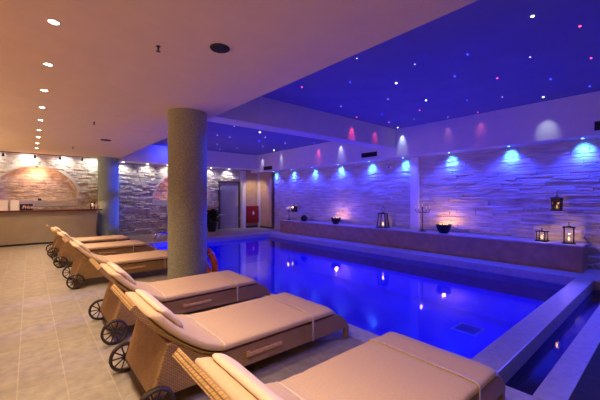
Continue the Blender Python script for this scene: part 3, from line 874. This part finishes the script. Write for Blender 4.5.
light('recess_fill', 'SPOT', (8.3, 13.2, 2.7), (1, .72, .45), 60, size=.05, aim=(8.75, 13.9, 1.3), cone=95, blend=.8)  # warm fill without a fixture, added to brighten the ochre panels

# ------------------------------------------------------------------ blue wall spots
ys = [1.3, 2.65, 4.09, 5.52, 6.82, 8.25, 9.7, 11.08, 12.40]
bl = None
for k, y in enumerate(ys):
    if bl is None:
        bl = thing('blue_wall_spotlight', '', 'spotlight', (0, 0, 0))
        b = NB(); cyl(b, (0, 0, 0), (0, 0, -.004), .04, n=20); obj('housing', b, 'axle', bl, auto=40)
        b = NB(); lathe(b, [(.026, -.0042), (.02, -.0055), (.001, -.006)], 20); obj('lens', b, 'e_blue', bl, smooth=True)
        o = bl
    else: o = copy_tree(bl)
    o.location = (8.83, y, 2.75)
    pos = ['at the right edge of the photo', 'second from the right', 'third from the right', 'fourth from the right', 'in the middle of the row', 'fourth from the far end', 'third from the far end', 'second from the far end', 'at the far end of the row'][k]
    tag(o, 'blue spotlight washing the slate wall, ' + pos, 'spotlight', 'blue spotlights above the slate wall')
    light('blue_spot', 'SPOT', (8.66, y, 2.68), (.03, .05, 1), 105, size=.04, aim=(8.95, y, 1.2), cone=130, blend=.7)
    light('blue_core', 'SPOT', (8.76, y, 2.70), (.04, .21, 1), 80, size=.03, aim=(9.03, y, 2.5), cone=68, blend=1.0)
light('blue_spot', 'SPOT', (8.66, -.1, 2.68), (.03, .05, 1), 120, size=.04, aim=(8.95, -.1, 1.2), cone=130, blend=.7)
# blue fills without fixtures, added to tint the columns and the pool surround
for z in (.9, 2.2):
    light('blue_fill', 'SPOT', (8.35, 6.5, 3.3), (.02, .04, 1), 2800, size=.1, aim=(2.3, 5.65, z), cone=12, blend=.6)
    light('blue_fill', 'SPOT', (8.35, 11.2, 3.3), (.02, .08, 1), 2200, size=.1, aim=(2.35, 13.8, z), cone=11, blend=.6)
light('blue_fill', 'SPOT', (8.35, .2, 3.3), (.05, .06, 1), 1500, size=.12, aim=(4.6, .9, 0), cone=75, blend=.8)
light('blue_fill', 'SPOT', (7.3, 3.2, 3.5), (.03, .04, 1), 300, size=.12, aim=(8.0, 3.2, 0), cone=66, blend=.6)
light('blue_fill', 'SPOT', (7.3, 8.0, 3.5), (.03, .04, 1), 300, size=.12, aim=(8.0, 8.0, 0), cone=66, blend=.6)

# ------------------------------------------------------------------ star lights
front = [(3.93, 4.6, 'r'), (3.75, 3.12, 'w'), (4.43, 3.84, 'b'), (5.43, 4.98, 'w'), (6.48, 5.39, 'r'), (5.11, 3.33, 'W'), (4.61, 2.67, 'w'), (5.8, 3.98, 'w'), (6.49, 3.5, 'W'), (6.73, 4.79, 'b'),
         (7.11, 3.99, 'r'), (7.58, 5.17, 'r'), (7.8, 4.54, 'w'), (8.36, 5.40, 'W'), (4.88, 1.99, 'b'), (5.59, 2.49, 'b'), (7.16, 2.93, 'b'), (8.28, 3.86, 'w'), (8.36, 3.17, 'r'),
         (4.43, 1.09, 'W'), (5.13, .78, 'r'), (6.43, .85, 'r'), (5.69, 1.43, 'w'), (6.25, 2.05, 'r'), (7.02, 1.46, 'b'), (8.02, 1.08, 'b'), (7.5, 2.37, 'w'), (8.15, 1.82, 'W')]
farst = [(5.59, 8.6, 'W'), (4.55, 8.37, 'w'), (5.56, 11.59, 'w'), (4.77, 9.93, 'w'), (6.19, 9.19, 'w'), (6.45, 9.98, 'b'), (7.19, 10.84, 'w'), (8.16, 11.43, 'W'), (7.44, 9.7, 'w'), (8.2, 8.9, 'b'), (5.26, 9.97, 'w'), (6.65, 11.97, 'w'), (6.23, 12.69, 'w')]
def uimg(x, y): return (x * .764 - y * .645) / (x * .645 + y * .764)
cname = {'r': 'red', 'w': 'faint white', 'W': 'bright white', 'b': 'blue'}
crad = {'r': .014, 'w': .010, 'W': .020, 'b': .015}
me_cache = {}
for lst, bay in ((front, 'front'), (farst, 'far')):
    for c in 'rwWb':
        sel = sorted([s for s in lst if s[2] == c], key=lambda s: uimg(s[0], s[1]))
        for k, (x, y, _) in enumerate(sel):
            sx = 1.6 if bay == 'far' else 1
            key = (c, bay)
            t = thing('star_light', '', 'star light', (x, y, HB))
            if key not in me_cache:
                r = crad[c] * sx
                b = NB(); lathe(b, [(r, 0), (r * .9, -r * .35), (r * .5, -r * .7), (.001, -r * .8)], 12); o = obj('bulb', b, 'e_s' + c, t, smooth=True)
                b = NB(); lathe(b, [(r * 1.02, 0), (r * 1.35, 0), (r * 1.3, -.003), (r * 1.02, -.003), (r * 1.02, 0)], 12)
                bmesh.ops.delete(b, geom=[f for f in b.faces if len(f.verts) > 4], context='FACES'); o2 = obj('bezel', b, 'blueceil', t, smooth=True)
                me_cache[key] = (o, o2)
            else:
                for q in me_cache[key]:
                    o = q.copy(); C.objects.link(o); o.parent = t
            n = len(sel)
            if n == 1: lab = 'only %s star light in the %s bay of the blue ceiling' % (cname[c], bay)
            else:
                half = k < (n + 1) // 2
                pos = ('leftmost' if k == 0 else '%s from the left' % ORD[k]) if half else ('rightmost' if k == n - 1 else '%s from the right' % ORD[n - 1 - k])
                lab = '%s of the %s star lights in the %s blue ceiling' % (pos, cname[c], bay)
            tag(t, lab, 'star light', 'star lights in the %s bay of the blue ceiling' % bay)
# coloured cones thrown by the edge stars on fascia and beam
for (x, y, z, ax, ay, col, w) in ((6.50, 5.44, 3.56, 6.50, 5.58, (1, .06, .12), 14), (7.50, 5.44, 3.56, 7.50, 5.58, (1, .06, .12), 8),
                                  (8.40, 5.36, 3.56, 8.54, 5.36, (.75, .95, 1), 16), (8.40, 7.83, 3.56, 8.54, 7.83, (.75, .85, 1), 14), (8.40, 9.0, 3.56, 8.54, 9.0, (1, .08, .12), 14),
                                  (8.40, 11.4, 3.56, 8.54, 11.4, (.75, .85, 1), 8), (8.40, 12.9, 3.56, 8.54, 12.9, (.8, .88, 1), 10), (8.40, 3.98, 3.56, 8.54, 3.98, (1, .35, .3), 3), (8.40, 3.17, 3.56, 8.54, 3.17, (1, .12, .1), 4),
                                  (8.1, 1.84, 3.4, 8.54, 1.84, (.8, .95, 1), 9), (8.36, .9, 3.3, 8.54, .9, (.1, .12, 1), 12)):
    light('star_cone', 'SPOT', (x, y, z), col, w, size=.01, aim=(ax + (ax - x) * .2, ay + (ay - y) * .2, z - .55), cone=46, blend=1.0)

# ------------------------------------------------------------------ world and camera
w = bpy.data.worlds.new('hall'); sc.world = w; w.use_nodes = True
bg = w.node_tree.nodes['Background']; bg.inputs['Color'].default_value = (.85, .52, .42, 1); bg.inputs['Strength'].default_value = .13

cam = bpy.data.cameras.new('camera'); cam.sensor_width = 36; cam.lens = 36 * 320 / 600; cam.shift_y = -2 / 600; cam.clip_start = .05
co = bpy.data.objects.new('camera', cam); C.objects.link(co)
co.location = (0, 0, 1.5)
co.rotation_euler = (PI / 2, 0, -math.atan2(.645, .764))
sc.camera = co
